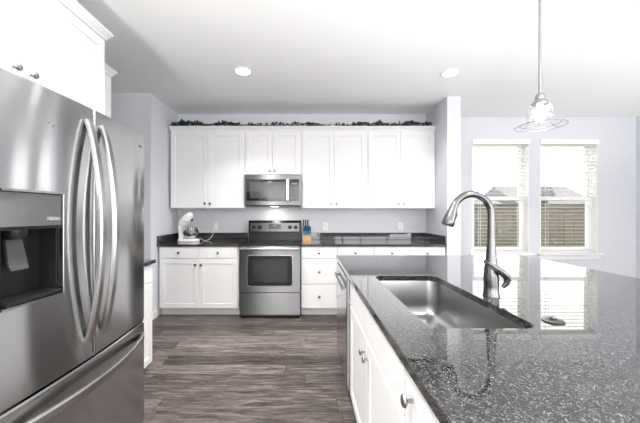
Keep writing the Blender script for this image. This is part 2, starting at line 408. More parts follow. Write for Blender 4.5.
def cabinet(name, label, cat, loc, rz, w, depth, z0, z1, fronts, group, toe=0.0, hollow=False, plain_ends=True):
    e = thing(name, label, cat, loc, rz, group)
    zb = toe if toe else z0
    if hollow:
        t = .018
        b = MB().box(0, t, .0, depth, zb, z1).box(w-t, w, 0, depth, zb, z1).box(t, w-t, 0, depth, zb, zb+t).box(t, w-t, depth-t, depth, zb+t, z1).box(t, w-t, 0, .02, zb+t, z1)
    else: b = MB().box(0, w, 0, depth, zb, z1)
    b.build('body', WHITE, e)
    if toe: MB().box(0, w, .06, depth, 0.001, toe).build('toe_kick', WHITE, e)
    for f in fronts:
        kind, a, b_, c, d = f[:5]; g = .0018
        if kind == 'door': o = shaker(a+g, b_-g, c+g, d-g).build('door', WHITE, e)
        elif kind == 'drawer': o = slab(a+g, b_-g, c+g, d-g).build('drawer', WHITE, e)
        else: o = slab(a+g, b_-g, c+g, d-g).build('false_front', WHITE, e)
        for (kx, kz) in f[5:]: knob(o, kx, -.02, kz)
    return e
CT = .914; CB = .884
# --- wall run, base units (front plane y = 3.80)
YF = 3.80
Zd0, Zdr, Ztop = .10, .728, .876
def lx(x, x0): return x-x0
x0 = -1.872
cabinet('base_cabinet', 'white two-door base cabinet with two drawers, left of the range', 'cabinet', (x0, YF, 0), 0, 1.008, .595, 0, CB-.001,
        [('drawer', .02, .508, .735, Ztop, (lx(-1.614, x0), .806)), ('drawer', .508, 1.0, .735, Ztop, (lx(-1.118, x0), .806)),
         ('door', .02, .508, .105, .728, (.508-.035, .655)), ('door', .508, 1.0, .105, .728, (.508+.035, .655))], 'base cabinets on the back wall', toe=.1)
x0 = -.075
cabinet('base_cabinet', 'white base cabinet with a stack of three drawers, right of the range', 'cabinet', (x0, YF, 0), 0, .453, .595, 0, CB-.001,
        [('drawer', .004, .45, .735, Ztop, (.227, .806)), ('drawer', .004, .45, .413, .728, (.227, .565)), ('drawer', .004, .45, .105, .406, (.227, .255))], 'base cabinets on the back wall', toe=.1)
x0 = .379
cabinet('base_cabinet', 'narrow white one-door base cabinet mostly hidden behind the far end of the island', 'cabinet', (x0, YF, 0), 0, .463, .595, 0, CB-.001,
        [('drawer', .003, .46, .735, Ztop, (.23, .806)), ('door', .003, .46, .105, .728, (.05, .655))], 'base cabinets on the back wall', toe=.1)
x0 = .843
cabinet('base_cabinet', 'wide white base cabinet behind the island, ending at the right wall', 'cabinet', (x0, YF, 0), 0, .9, .595, 0, CB-.001,
        [('drawer', .003, .45, .735, Ztop, (.227, .806)), ('drawer', .45, .897, .735, Ztop, (.67, .806)),
         ('door', .003, .45, .105, .728, (.415, .655)), ('door', .45, .897, .105, .728, (.485, .655))], 'base cabinets on the back wall', toe=.1)
# --- wall run, upper units (body front y = 4.10, door face 4.08)
YU = 4.10; UB = 1.37; UT = 2.43; UD = YB-YU-.002
def upper(xa, xb, xm, label, zb=UB, kz=None):
    w = xb-xa-.001; kz = kz or zb+.065
    cabinet('upper_cabinet', label, 'cabinet', (xa, YU, 0), 0, w, UD, zb, UT,
            [('door', .012, xm-xa, zb+.004, UT-.012, (xm-xa-.036, kz)), ('door', xm-xa, w-.012, zb+.004, UT-.012, (xm-xa+.036, kz))], 'upper cabinets on the back wall')
upper(-1.865, -.851, -1.347, 'tall white two-door upper cabinet hanging above the stand mixer')
upper(-.850, -.077, -.469, 'short white two-door upper cabinet directly above the microwave', 1.828, 1.885)
upper(-.076, .820, .367, 'tall white two-door upper cabinet directly right of the microwave')
upper(.821, 1.748, 1.275, 'tall white two-door upper cabinet at the right end, against the side wall')
CROWN = [(-.002, 2.4305), (-.012, 2.4305), (-.016, 2.444), (-.034, 2.466), (-.040, 2.470), (-.040, 2.485), (-.002, 2.485)]
def crown_x(x0, x1, y):      # runs along X, projecting toward -Y
    return MB().prism([(y+a, z) for a, z in CROWN], x0, x1, 'X')
struct('trim_3', crown_x(-1.872, 1.748, YU).box(-1.865, 1.748, YU-.002, YB-.002, 2.4305, 2.44), WHITE)
# --- left wall: cabinet over the refrigerator, wall cabinet beyond it, base cabinet beyond the refrigerator (faces +X)
FX = -1.32
cabinet('refrigerator_top_cabinet', 'deep white two-door cabinet over the refrigerator', 'cabinet', (FX, .80, 0), PI/2, 1.144, .608, 1.86, UT,
        [('door', .012, .576, 1.875, UT-.012, (.53, 1.955)), ('door', .576, 1.132, 1.875, UT-.012, (.612, 1.955))], 'cabinets on the left wall')
def crown_left(name, fx, y0, y1, y_ret):
    mb = MB()
    P = [(fx-a, z) for a, z in CROWN]
    # front run along Y with a mitred return at y1
    R0 = [(fx-a, y0, z) for a, z in CROWN]; R1 = [(fx-a, y1-a, z) for a, z in CROWN]; R2 = [(-1.928, y1-a, z) for a, z in CROWN]
    mb.loft([R0, R1, R2]); return struct(name, mb, WHITE)
crown_left('trim_4', FX, .80, 1.944, 0)
cabinet('upper_cabinet', 'white wall cabinet on the left wall just past the refrigerator', 'cabinet', (-1.625, 1.99, 0), PI/2, .48, .303, UB, UT,
        [('door', .008, .472, UB+.004, UT-.012, (.06, UB+.065))], 'cabinets on the left wall')
crown_left('trim_5', -1.625, 1.99, 2.47, 0)
cabinet('base_cabinet', 'white base cabinet under the short counter past the refrigerator', 'cabinet', (FX, 1.835, 0), PI/2, .70, .608, 0, CB-.001,
        [('drawer', .01, .69, .735, Ztop, (.35, .806)), ('door', .01, .35, .06, .728, (.315, .655)), ('door', .35, .69, .06, .728, (.385, .655))], 'cabinets on the left wall', toe=.055)

# ------------------------------------------------------------------ countertops
def counter(label, x0, x1, y0, y1, splash):
    e = thing('countertop', label, 'countertop', (0, 0, 0), 0, 'speckled dark granite countertops')
    MB().box(x0, x1, y0, y1, CB, CT, .003).build('slab', GRANITE, e)
    for s in splash: MB().box(*s, CT+.0005, 1.018, .003).build('backsplash', GRANITE, e)
    return e
YC = 3.77
counter('black granite countertop with low backsplash left of the range, under the mixer', XL+.001, -.862, YC, YB-.002, [(XL+.021, -.862, YB-.022, YB-.002), (XL+.001, XL+.02, YC+.01, YB-.002)])
counter('black granite countertop with low backsplash right of the range, under the knife block', -.076, XR-.001, YC, YB-.002, [(-.076, XR-.021, YB-.022, YB-.002), (XR-.02, XR-.001, YC+.01, YB-.002)])
counter('short black granite countertop on the left wall past the refrigerator', -1.928, -1.284, 1.83, 2.55, [(-1.928, -1.908, 1.83, 2.55)])

# ------------------------------------------------------------------ range
RX0, RX1 = -.834, -.081
rg = thing('range', 'stainless electric range with black glass cooktop between the base cabinets', 'range', ((RX0+RX1)/2, 3.72, 0))
w = (RX1-RX0)/2
MB().box(-w, w, 0, .62, .03, .905).build('body', DGREY, rg)
MB().box(-w-.004, w+.004, -.012, .60, .906, .922, .004).build('cooktop', BGLASS, rg)
RING = mat('burner_ring', (0.10, 0.10, 0.10), 0.2)
for bx, by, br in ((-.19, .14, .10), (.19, .14, .085), (-.19, .42, .08), (.19, .42, .10)):
    MB().lathe([(br, .0), (br, .0006), (br-.004, .0006), (br-.004, 0)], (bx, by, .9222), n=40, caps=(False, False)).build('burner', RING, rg)
bgd = MB().prism([(.555, .922), (.62, .922), (.62, 1.2), (.585, 1.2), (.562, 1.17), (.562, 1.02)], -w, w, 'X').build('backguard', DARK, rg)
MB().prism([(.5605, 1.045), (.5605, 1.165), (.556, 1.165), (.5495, 1.045)], -w+.03, w-.03, 'X').build('control_panel', STEELR, bgd)
for kx in (-.30, -.215, .215, .30):
    MB().lathe([(.026, 0), (.026, .006), (.019, .010), (.017, .028), (.014, .031), (.0005, .031)], (kx, .552, 1.105), '-Y', 20).box(kx-.004, kx+.004, .513, .523, 1.09, 1.12).build('control_knob', DARK, bgd, 40)
MB().box(-.085, .085, .5475, .556, 1.078, 1.148, .002).build('clock_display', DISPLAY, bgd)
mb = MB()
def digit(mb, ch, x, z, h, y, th=.0022):
    wd = h*.5; S = {'A': (0, wd, h-th, h), 'G': (0, wd, h/2-th/2, h/2+th/2), 'D': (0, wd, 0, th), 'F': (0, th, h/2, h), 'B': (wd-th, wd, h/2, h), 'E': (0, th, 0, h/2), 'C': (wd-th, wd, 0, h/2)}
    for s in {'1': 'BC', '2': 'ABGED', '4': 'FGBC', '0': 'ABCDEF', '5': 'AFGCD', '3': 'ABGCD'}[ch]:
        a, b, c, d = S[s]; mb.box(x+a, x+b, y-.0006, y, z+c, z+d)
# row of small key marks at the foot of the display
MB().box(-.07, .07, .5468, .5474, 1.086, 1.092).build('key_strip', MARK, bgd)
mb.box(-.03, .03, .5468, .5474, 1.116, 1.134)
mb.build('display_digits', DIGIT, bgd)
MB().box(-.016, .016, .5485, .551, 1.055, 1.061).build('maker_badge', MARK, bgd)
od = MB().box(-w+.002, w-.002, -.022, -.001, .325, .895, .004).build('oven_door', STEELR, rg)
def rrect(x0, x1, z0, z1, r, n=6):
    pts = []
    for cx, cz, a0 in ((x1-r, z1-r, 0), (x0+r, z1-r, PI/2), (x0+r, z0+r, PI), (x1-r, z0+r, 1.5*PI)):
        for k in range(n+1):
            a = a0 + PI/2*k/n; pts.append((cx+r*math.cos(a), cz+r*math.sin(a)))
    return pts
def plate(x0, x1, z0, z1, r, y0, y1): 
    P = rrect(x0, x1, z0, z1, r); return MB().loft([[(x, y1, z) for x, z in P], [(x, y0, z) for x, z in P]])
plate(-.284, .284, .400, .790, .035, -.0255, -.0225).build('window_bezel', HANDLE, od)
plate(-.274, .274, .410, .780, .03, -.0275, -.0256).build('window_frame', DARK, od)
plate(-.215, .215, .455, .735, .012, -.0285, -.0276).build('window', OVENGLASS, od)
h = MB().box(-w+.004, w-.004, -.078, -.052, .853, .886, .011, 3)
for s in (-1, 1): h.box(s*(w-.055)-.018, s*(w-.055)+.018, -.056, -.021, .857, .882, .004)
h.build('handle', HANDLE, od)
MB().box(-w+.002, w-.002, -.02, -.001, .05, .315, .004).build('storage_drawer', STEELR, rg)
MB().box(-w+.01, w-.01, .02, .05, .002, .03).build('plinth', DARK, rg)
for sx in (-w+.04, w-.04):
    for sy in (.08, .57): MB().lathe([(.016, .0005), (.016, .03)], (sx, sy, 0), n=12).build('foot', DARK, rg)

# ------------------------------------------------------------------ microwave
mw = thing('microwave', 'stainless over-the-range microwave with black glass door, under the short cabinet', 'microwave', (-.456, 3.997, 1.397))
w = .3785; hh = .416
MB().box(-w, w, .02, .405, .012, hh).build('body', DGREY, mw)
MB().box(-w+.004, w-.004, .01, .40, 0, .011).build('bottom_vent', DARK, mw)
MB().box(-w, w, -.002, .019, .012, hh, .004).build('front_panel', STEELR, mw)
d = MB().box(-w+.03, .222, -.012, -.0025, .075, .358, .003).build('door', BGLASS, mw)
MB().box(-w+.075, .17, -.0135, -.0122, .105, .325, .001).build('window', mat('microwave_window', (.06, .06, .062), .12, spec=.6), d)
hd = MB().box(.178, .222, -.06, -.034, .068, .365, .008, 3)
for z in (.085, .33): hd.box(.19, .21, -.036, -.0121, z, z+.02)
hd.build('handle', HANDLE, d)
cp = MB().box(.228, w-.03, -.012, -.0025, .075, .358, .003).build('control_panel', BGLASS, mw)
KP = mat('keypad_print', (.16, .16, .165), .5)
for r in range(6): MB().box(.246, .332, -.0128, -.0122, .095+r*.03, .103+r*.03).build('key_row', KP, cp)
MB().box(.255, .328, -.0128, -.0122, .288, .312).build('display', DIGIT, cp)
lm = MB().box(-.05, .05, .17, .25, -.002, -.0005).build('task_lamp', LAMP, mw)
sd = bpy.data.lights.new('task_lamp_light', 'AREA'); sd.shape = 'RECTANGLE'; sd.size = .1; sd.size_y = .08; sd.energy = 1.2; sd.color = (1, .96, .88)
so = bpy.data.objects.new('task_lamp_light', sd); COL.objects.link(so); so.location = (0, .21, -.006); so.parent = mw

# ------------------------------------------------------------------ refrigerator (local x = along the front, -y = into the room)
FW = .93
fr = thing('refrigerator', 'large stainless french-door refrigerator with ice dispenser at the left', 'refrigerator', (-.965, .855, 0), PI/2)
def bow(u): return -.028*(1-((u-FW/2)/(FW/2))**2)
ZS, ZT = .674, 1.765
MB().box(.006, FW-.006, .075, .86, .03, 1.745, .004).build('case', DGREY, fr)
MB().box(.03, FW-.03, .07, .30, .005, .03).build('base_grille', DARK, fr)
for u in (.06, FW-.06): MB().box(u-.05, u+.05, .03, .14, 1.746, 1.778, .006).build('hinge_cover', DGREY, fr)
def door_profile(a, b, r=.007, n=16, back=.068):
    P = [(a, back)]
    us = [a + (b-a)*k/n for k in range(n+1)]
    for k in range(5):
        t = PI/2*k/4; P.append((a+r-r*math.cos(t), bow(a)+r-r*math.sin(t)))
    for u in us[1:-1]:
        if a+r < u < b-r: P.append((u, bow(u)))
    for k in range(5):
        t = PI/2*k/4; P.append((b-r+r*math.sin(t), bow(b)+r-r*math.cos(t)))
    P.append((b, back)); return P
def door_solid(mb, P, z0, z1, bev=.006):
    def ring(d, z): 
        return [(x, y+(d if y < .06 else 0), z) for x, y in P]
    mb.loft([ring(bev, z0), ring(0, z0+bev), ring(0, z1-bev), ring(bev, z1)]); return mb
def cut_profile(P, a, b):
    out = [(a, .068)] + [(a, bow(a))] + [(x, y) for x, y in P if a+.001 < x < b-.001 and y < .05] + [(b, bow(b)), (b, .068)]
    return out
UA, UC = .004, FW/2-.003
DU0, DU1, DZ0, DZ1, DZM = .072, .302, 1.0, 1.382, 1.262
P = door_profile(UA, UC); mb = MB()
def zr(P, z0, z1, lo, hi):
    r = []
    if lo: r += [(.006, z0), (0, z0+.006)]
    else: r += [(0, z0)]
    if hi: r += [(0, z1-.006), (.006, z1)]
    else: r += [(0, z1)]
    mb.loft([[(x, y+(d if y < .06 else 0), z) for x, y in P] for d, z in r])
zr(P, ZS+.004, DZ0, True, False); zr(P, DZ1, ZT, False, True)
PL = [(x, y) for x, y in P if x < DU0] + [(DU0, bow(DU0)), (DU0, .068)]; zr(PL, DZ0, DZ1, False, False)
PR = [(DU1, .068), (DU1, bow(DU1))] + [(x, y) for x, y in P if x > DU1]; zr(PR, DZ0, DZ1, False, False)
ld = mb.build('door', STEEL, fr, 40)
mb = MB(); door_solid(mb, door_profile(FW/2+.003, FW-.004), ZS+.004, ZT); rd = mb.build('door', STEEL, fr, 40)
mb = MB(); door_solid(mb, door_profile(UA, FW-.004, n=28), .075, ZS-.004); fd = mb.build('freezer_drawer', STEEL, fr, 40)
MB().box(.01, FW-.01, .0, .066, ZS-.003, ZS+.003).build('door_gasket', GASKET, fr)
# dispenser in the left door
bz = MB()
def bzpt(u, z, d=0): return (u, bow(u)-d, z)
yb = bow((DU0+DU1)/2)
for (a, b, c, d_) in ((DU0-.004, DU0+.004, DZ0-.004, DZ1+.004), (DU1-.004, DU1+.004, DZ0-.004, DZ1+.004)):
    bz.box(a, b, bow(a)-.006, bow(a)+.02, c, d_, .003)
nn = 10
for zz in (DZ0, DZ1):
    us = [DU0+.006+(DU1-DU0-.012)*k/nn for k in range(nn+1)]
    bz.loft([[(u, bow(u)-.006, zz-.004), (u, bow(u)-.006, zz+.004), (u, bow(u)+.02, zz+.004), (u, bow(u)+.02, zz-.004)] for u in us])
bezel = bz.build('dispenser_bezel', NICKEL, ld)
us = [DU0+.007+(DU1-DU0-.014)*k/nn for k in range(nn+1)]
cpn = MB().loft([[(u, bow(u)+.001, DZM), (u, bow(u)+.001, DZ1-.007), (u, bow(u)+.03, DZ1-.007), (u, bow(u)+.03, DZM)] for u in us]).build('dispenser_control_panel', STEELD, ld)
MB().box(.235, .285, bow(.26)-.0022, bow(.26)+.003, DZM+.018, DZM+.03).build('panel_mark', mat('pale_print', (.25, .25, .25), .4), cpn)
# cavity: back, sides, ceiling, sloping floor
cav = MB().box(DU0+.007, DU1-.007, .058, .066, DZ0+.007, DZM-.001).box(DU0+.0065, DU0+.011, yb+.012, .058, DZ0+.007, DZM-.001).box(DU1-.011, DU1-.0065, yb+.012, .058, DZ0+.007, DZM-.001).box(DU0+.011, DU1-.011, yb+.012, .058, DZM-.012, DZM-.001)
cav.build('dispenser_cavity', DARK, ld)
MB().box(DU0+.012, DU1-.012, yb-.012, .057, DZ0+.0075, DZ0+.022, .003).build('drip_tray', DARK, ld)
MB().lathe([(.028, 0), (.034, .012), (.034, .03)], ((DU0+DU1)/2-.03, .022, DZM-.042), n=20).build('water_spout', DARK, ld, 40)
um = (DU0+DU1)/2-.025
MB().loft([[(um-.028, .030, 1.225), (um+.028, .030, 1.225), (um+.028, .038, 1.225), (um-.028, .038, 1.225)], [(um-.034, .012, 1.13), (um+.034, .012, 1.13), (um+.034, .02, 1.13), (um-.034, .02, 1.13)], [(um-.03, .006, 1.115), (um+.03, .006, 1.115), (um+.03, .013, 1.115), (um-.03, .013, 1.115)]]).build('paddle', mat('grey_paddle', (.05, .05, .052), .3), ld)
# handles
def vhandle(u, parent, lean):
    pts = []
    z0, z1 = .765, 1.70
    for k in range(33):
        t = k/32; z = z0+(z1-z0)*t; out = .012+.062*math.sin(PI*t)**.75
        pts.append((u+lean*math.sin(PI*t)*.0, bow(u)-out+.006, z))
    return MB().strap(pts, (1, 0, 0), .019, .011).build('handle', HANDLE, parent, 40)
vhandle(FW/2-.045, ld, -1); vhandle(FW/2+.045, rd, 1)
pts = []
for k in range(41):
    t = k/40; u = .05+(FW-.10)*t; pts.append((u, bow(u)-.006-.055*math.sin(PI*t)**.7, .60))
MB().strap(pts, (0, 0, 1), .019, .011).build('handle', HANDLE, fd, 40)
for u in (.87,):
    e_ = [(u+.022*math.cos(2*PI*k/24), 0, 1.69+.0075*math.sin(2*PI*k/24)) for k in range(24)]
    MB().loft([[(x, bow(x)+.001, z) for x, y, z in e_], [(x, bow(x)-.0016, z) for x, y, z in e_]]).build('badge', mat('badge_grey', (.20, .20, .20), .3, .8), rd)
for du, dz, rr in ((.245, 1.638, .003), (.26, 1.63, .005)):  # two small grey discs on the left door
    MB().lathe([(rr, -.002), (rr, .0012)], (du, bow(du), dz), '-Y', 12).build('door_dot', mat('dot_grey', (.2, .2, .2), .4, .6), ld)

# ------------------------------------------------------------------ island
IX0, IX1, IY0, IY1 = .268, 1.995, .20, 2.793
SX0, SX1, SY0, SY1 = .418, .800, 1.02, 1.875
it = thing('island_countertop', 'large speckled grey granite island countertop with a sink cut into it', 'countertop', (0, 0, 0), 0, 'speckled dark granite countertops')
def island_slab():
    bm = bmesh.new()
    O = rrect(IX0, IX1, IY0, IY1, .012, 3); I = rrect(SX0, SX1, SY0, SY1, .055, 8)
    es = []
    for loop in (O, I):
        vs = [bm.verts.new((x, y, CT)) for x, y in loop]
        es += [bm.edges.new((vs[i], vs[(i+1) % len(vs)])) for i in range(len(vs))]
    bmesh.ops.triangle_fill(bm, edges=es, use_beauty=True)
    for f in bm.faces:
        if f.normal.z < 0: f.normal_flip()
    r = bmesh.ops.extrude_face_region(bm, geom=list(bm.faces))
    bmesh.ops.translate(bm, vec=(0, 0, CB-CT), verts=[v for v in r['geom'] if isinstance(v, bmesh.types.BMVert)])
    bm.normal_update()
    es = [e for e in bm.edges if len(e.link_faces) == 2 and e.calc_face_angle(0) > 1.0 and abs(e.verts[0].co.z-CT) < 1e-5 and abs(e.verts[1].co.z-CT) < 1e-5
          and (e.verts[0].co.x < IX0+.02 or e.verts[0].co.x > IX1-.02 or e.verts[0].co.y < IY0+.02 or e.verts[0].co.y > IY1-.02)]
    bmesh.ops.bevel(bm, geom=es, offset=.003, segments=2, profile=.5, affect='EDGES')
    m = MB(); m.bm.free(); m.bm = bm; return m
island_slab().build('slab', GRANITE, it)

sk = thing('sink', 'undermount stainless steel sink basin in the island countertop', 'sink', ((SX0+SX1)/2, (SY0+SY1)/2, CB-.001))
a, b = (SX1-SX0)/2, (SY1-SY0)/2
def rr2(da, r, z, n=8): return [(x, y, z) for x, y in rrect(-a-da, a+da, -b-da, b+da, r, n)]
rings = [rr2(.022, .075, -.002), rr2(.022, .075, 0), rr2(.006, .06, 0), rr2(.003, .06, -.012), rr2(-.002, .06, -.15), rr2(-.010, .06, -.19), rr2(-.026, .065, -.209), rr2(-.05, .07, -.216), rr2(-.12, .05, -.219), rr2(-.155, .03, -.221)]
mb = MB().loft(rings, (False, True)); bs = mb.build('basin', SINKM, sk, 50)
MB().lathe([(.045, 0), (.045, .003), (.036, .004), (.030, -.001), (.006, -.0015)], (0, .1, -.2208), n=28).build('drain', CHROME, sk, 40)

# faucet
fx, fy = .872, 1.42
fc = thing('faucet', 'brushed steel gooseneck pull-down faucet standing beside the island sink', 'faucet', (fx, fy, CT+.0005))
FAUC = mat('faucet_nickel', (.17, .17, .168), .2, 1.0)
MB().lathe([(.036, 0), (.036, .005), (.033, .011), (.0325, .05), (.0325, .09), (.031, .125), (.027, .150), (.0235, .175), (.0205, .21), (.0185, .25), (.0172, .275), (.0002, .275)], n=28).build('body', FAUC, fc, 45)
R_ = .092; zc = .385
pts = [(0, 0, .225), (0, 0, .27), (0, 0, .31), (0, 0, .35)]
for k in range(0, 21):
    t = math.radians(k*158/20); pts.append((-R_+R_*math.cos(t), 0, zc+R_*math.sin(t)*1.05))
nk = [.0165]*2 + [.0165]*2 + [.0162]*21
MB().tube(pts, nk, 16).build('spout', FAUC, fc, 45)
p1 = Vector(pts[-1]); p0 = Vector(pts[-2]); dr = (p1-p0).normalized()
dr = (dr + Vector((-.02, 0, -.35))).normalized()
sh = [p1-dr*.012+dr*s for s in (0, .02, .05, .08, .098, .105)]
spr = MB().tube(sh, [.0168, .0190, .0240, .0275, .0285, .025], 20).build('spray_head', FAUC, fc, 45)
nrm = dr.cross(Vector((0, 1, 0))).normalized()
if nrm.x < 0: nrm = -nrm
q = sh[2]+nrm*.0235
MB().tube([q-dr*.016, q-dr*.008, q+dr*.008, q+dr*.02], [.002, .006, .0065, .002], 10).build('spray_button', DARK, spr, 60)
# lever: starts on the left of the body, wraps across the front, swells at the right and tucks back down
lv = [(-.034, -.004, .165), (-.031, -.020, .160), (-.014, -.036, .147), (.008, -.043, .130), (.030, -.043, .112), (.048, -.040, .098), (.052, -.038, .084), (.046, -.037, .066), (.032, -.033, .048)]
MB().tube(lv, [.007, .012, .0145, .016, .0165, .016, .015, .0125, .007], 14, flat=[.8]*9).build('lever', FAUC, fc, 60)
MB().tube([(0, -.012, .118), (.004, -.034, .118)], [.013, .010], 14).build('lever_hub', FAUC, fc, 45)

sp = thing('sink_stopper', 'small round metal stopper lying flat on the island countertop', 'stopper', (.894, 1.09, CT+.0005))
MB().lathe([(.034, 0), (.035, .003), (.030, .006), (.012, .0068), (.0005, .007)], n=28).build('disc', mat('stopper_metal', (.13, .13, .13), .35, 1.0), sp, 40)
MB().lathe([(.009, .0066), (.010, .012), (.007, .015), (.0005, .0155)], n=16).build('grip', mat('grip_metal', (.12, .12, .12), .4, 1.0), sp, 40)

# island cabinets, fronts face -X (rz = -90): local x runs toward the camera
IFX = .305
cabinet('sink_cabinet', 'white two-door sink cabinet in the island beside the dishwasher', 'cabinet', (IFX, 1.985, 0), -PI/2, 1.105, .60, 0, CB-.001,
        [('false', .004, .552, .708, Ztop), ('false', .552, 1.101, .708, Ztop), ('door', .004, .552, .105, .70, (.515, .627)), ('door', .552, 1.101, .105, .70, (.59, .627))], 'island cabinets', toe=.1, hollow=True)
cabinet('pullout_cabinet', 'white full-height pull-out cabinet at the near end of the island', 'cabinet', (IFX, .879, 0), -PI/2, .62, .60, 0, CB-.001,
        [('door', .004, .616, .105, Ztop, (.07, .80))], 'island cabinets', toe=.1)
ip = thing('seating_island', 'white panelled back of the island under the seating overhang', 'kitchen island', (0, 0, 0))
MB().box(.925, 1.66, .26, 2.76, .001, CB-.001).build('back_panel', WHITE, ip)
MB().box(IFX-.018, .924, 2.655, 2.76, .001, CB-.001, .002).build('end_panel', WHITE, ip)
dw = thing('dishwasher', 'stainless dishwasher at the far end of the island', 'dishwasher', (IFX, 2.65, 0), -PI/2)
w = .655
MB().box(.004, w, .004, .60, .10, CB-.002).build('tub', DGREY, dw)
MB().box(.006, w-.004, .05, .58, .002, .099).build('toe_kick', DARK, dw)
ddr = MB().box(.006, w-.004, -.042, .002, .105, CB-.006, .008, 3).build('door', STEEL, dw)
MB().box(.02, w-.02, -.03, .0, CB-.0062, CB-.003).build('control_strip', DARK, ddr)
hd = MB().box(.07, w-.07, -.068, -.054, .775, .80, .006)
for u in (.10, w-.12): hd.box(u, u+.02, -.056, -.041, .778, .797)
hd.build('handle', HANDLE, ddr)

# ------------------------------------------------------------------ ceiling lights
def downlight(x, y, label, pw=20):
    e = thing('ceiling_light', label, 'light', (x, y, H-.0005), 0, 'round recessed ceiling lights')
    MB().lathe([(.098, 0), (.098, -.004), (.088, -.009), (.074, -.007), (.074, 0)], n=36, caps=(False, False)).build('trim_ring', TRIM, e, 50)
    MB().lathe([(.0738, -.001), (.0738, -.004), (.0005, -.0045)], n=36).build('lens', LAMP, e)
    d = bpy.data.lights.new('ceiling_light_lamp', 'AREA'); d.shape = 'DISK'; d.size = .14; d.spread = math.radians(115); d.energy = pw; d.color = (1, .98, .95)
    o = bpy.data.objects.new('ceiling_light_lamp', d); COL.objects.link(o); o.location = (0, 0, -.012); o.parent = e
downlight(-.655, 3.07, 'round recessed ceiling light in front of the microwave wall cabinets')
downlight(1.483, 3.11, 'round recessed ceiling light near the right wall end, beyond the island')
downlight(-.60, .4, 'added unseen recessed ceiling light above the aisle by the refrigerator')  # extra lamp added out of view for more room light
downlight(-.55, 1.75, 'added unseen recessed ceiling light above the middle of the aisle')  # added above the frame to brighten the floor and low cabinets
downlight(1.35, .5, 'added unseen recessed ceiling light above the near end of the island')  # added above the frame for more light on the island fronts
downlight(1.2, -1.6, 'added unseen recessed ceiling light over the living area behind the island')  # extra lamp added behind the camera for more room light

# unseen uplights added out of frame to brighten the ceiling
for ux, uy, pw, lb in ADDED_UPLIGHTS:
    e = thing('added_uplight', lb, 'lamp', (ux, uy, 0), 0, 'added unseen uplights')
    MB().lathe([(.075, .0005), (.078, .02), (.07, .03), (.07, .15), (.074, .155), (.066, .155), (.06, .13), (.0005, .13)], n=28).build('can', DARK, e, 40)
    MB().lathe([(.058, .135), (.058, .138), (.0005, .139)], n=28).build('lens', LAMP, e)
    d = bpy.data.lights.new('added_uplight_lamp', 'SPOT'); d.energy = pw; d.spot_size = math.radians(132); d.spot_blend = .25; d.shadow_soft_size = .12
    o = bpy.data.objects.new('added_uplight_lamp', d); COL.objects.link(o); o.location = (0, 0, .17); o.rotation_euler = (PI, 0, 0); o.parent = e

# pendant
px, py = 1.165, 1.5
pd = thing('pendant_light', 'pendant light with glass and wire shade hanging over the island', 'light', (px, py, H))
zt = 1.875-H
MB().lathe([(.062, -.0005), (.062, -.012), (.045, -.024), (.010, -.03)], n=28).build('canopy', NICKEL, pd, 40)
MB().lathe([(.0065, -.03), (.0065, zt+.015)], n=12).build('rod', NICKEL, pd, 60)
MB().lathe([(.009, zt+.03), (.017, zt+.024), (.021, zt+.012), (.021, zt-.002), (.032, zt-.012), (.036, zt-.022), (.034, zt-.026), (.012, zt-.026)], n=28).build('socket_cap', NICKEL, pd, 40)
MB().lathe([(.011, zt-.026), (.013, zt-.04), (.024, zt-.058), (.028, zt-.075), (.024, zt-.093), (.012, zt-.103), (.0005, zt-.105)], n=20).build('bulb', BULB, pd, 60)
MB().lathe([(.034, zt-.024), (.044, zt-.04), (.049, zt-.06), (.050, zt-.085), (.0525, zt-.105), (.0515, zt-.106), (.0485, zt-.085), (.0475, zt-.06), (.0425, zt-.04), (.034, zt-.0265)], n=36, caps=(False, False)).build('glass_shade', SHADEG, pd, 60)
cg = MB()
prof = [(.036, -.024), (.048, -.04), (.053, -.062), (.054, -.085), (.060, -.105), (.080, -.122), (.107, -.134)]
for k in range(8):
    a_ = 2*PI*k/8+.2; cg.tube([(r*math.cos(a_), r*math.sin(a_), zt+z) for r, z in prof], .001, 6)
for r, z in ((.054, -.08), (.083, -.1235), (.107, -.134)):
    n = 36; ring = [(r*math.cos(2*PI*k/n), r*math.sin(2*PI*k/n), zt+z) for k in range(n+1)]; cg.tube(ring, .0014, 6)
cg.build('wire_cage', NICKEL, pd)
pl = bpy.data.lights.new('pendant_light_lamp', 'POINT'); pl.energy = 2.5; pl.shadow_soft_size = .03
po = bpy.data.objects.new('pendant_light_lamp', pl); COL.objects.link(po); po.location = (0, 0, zt-.15); po.parent = pd

# ------------------------------------------------------------------ small things on the counters
mx = thing('stand_mixer', 'white stand mixer with raised head and steel bowl on the left counter', 'mixer', (-1.63, 4.13, CT+.001))
P = rrect(-.14, .145, -.09, .09, .075, 8)
MB().loft([[(x*s, y*s, z) for x, y in P] for s, z in ((.97, 0), (1, .006), (1, .024), (.93, .036), (.6, .042))]).build('base', ENAMEL, mx, 50)
MB().loft([[(x+ox, y, z) for x, y in rrect(-hx, hx, -hy, hy, .025, 5)] for ox, z, hx, hy in ((-.085, .036, .045, .052), (-.092, .08, .034, .046), (-.100, .14, .030, .043), (-.104, .19, .034, .044), (-.104, .225, .034, .040))]).build('column', ENAMEL, mx, 50)
hp0, hp1 = Vector((-.108, 0, .222)), Vector((.045, 0, .385))
hdv = hp1-hp0
hd = MB().tube([hp0+hdv*t for t in (-.06, 0, .1, .3, .55, .8, .95, 1.04)], [.015, .04, .055, .062, .062, .056, .042, .012], 18, flat=[.9]*8).build('head', ENAMEL, mx, 60)
up_ = Vector((hdv.z, 0, -hdv.x)).normalized()
q0 = hp0+hdv*.72
MB().tube([q0+up_*.03, q0+up_*.07, q0+up_*.078], [.024, .022, .01], 14).build('beater_hub', DGREY, hd, 50)
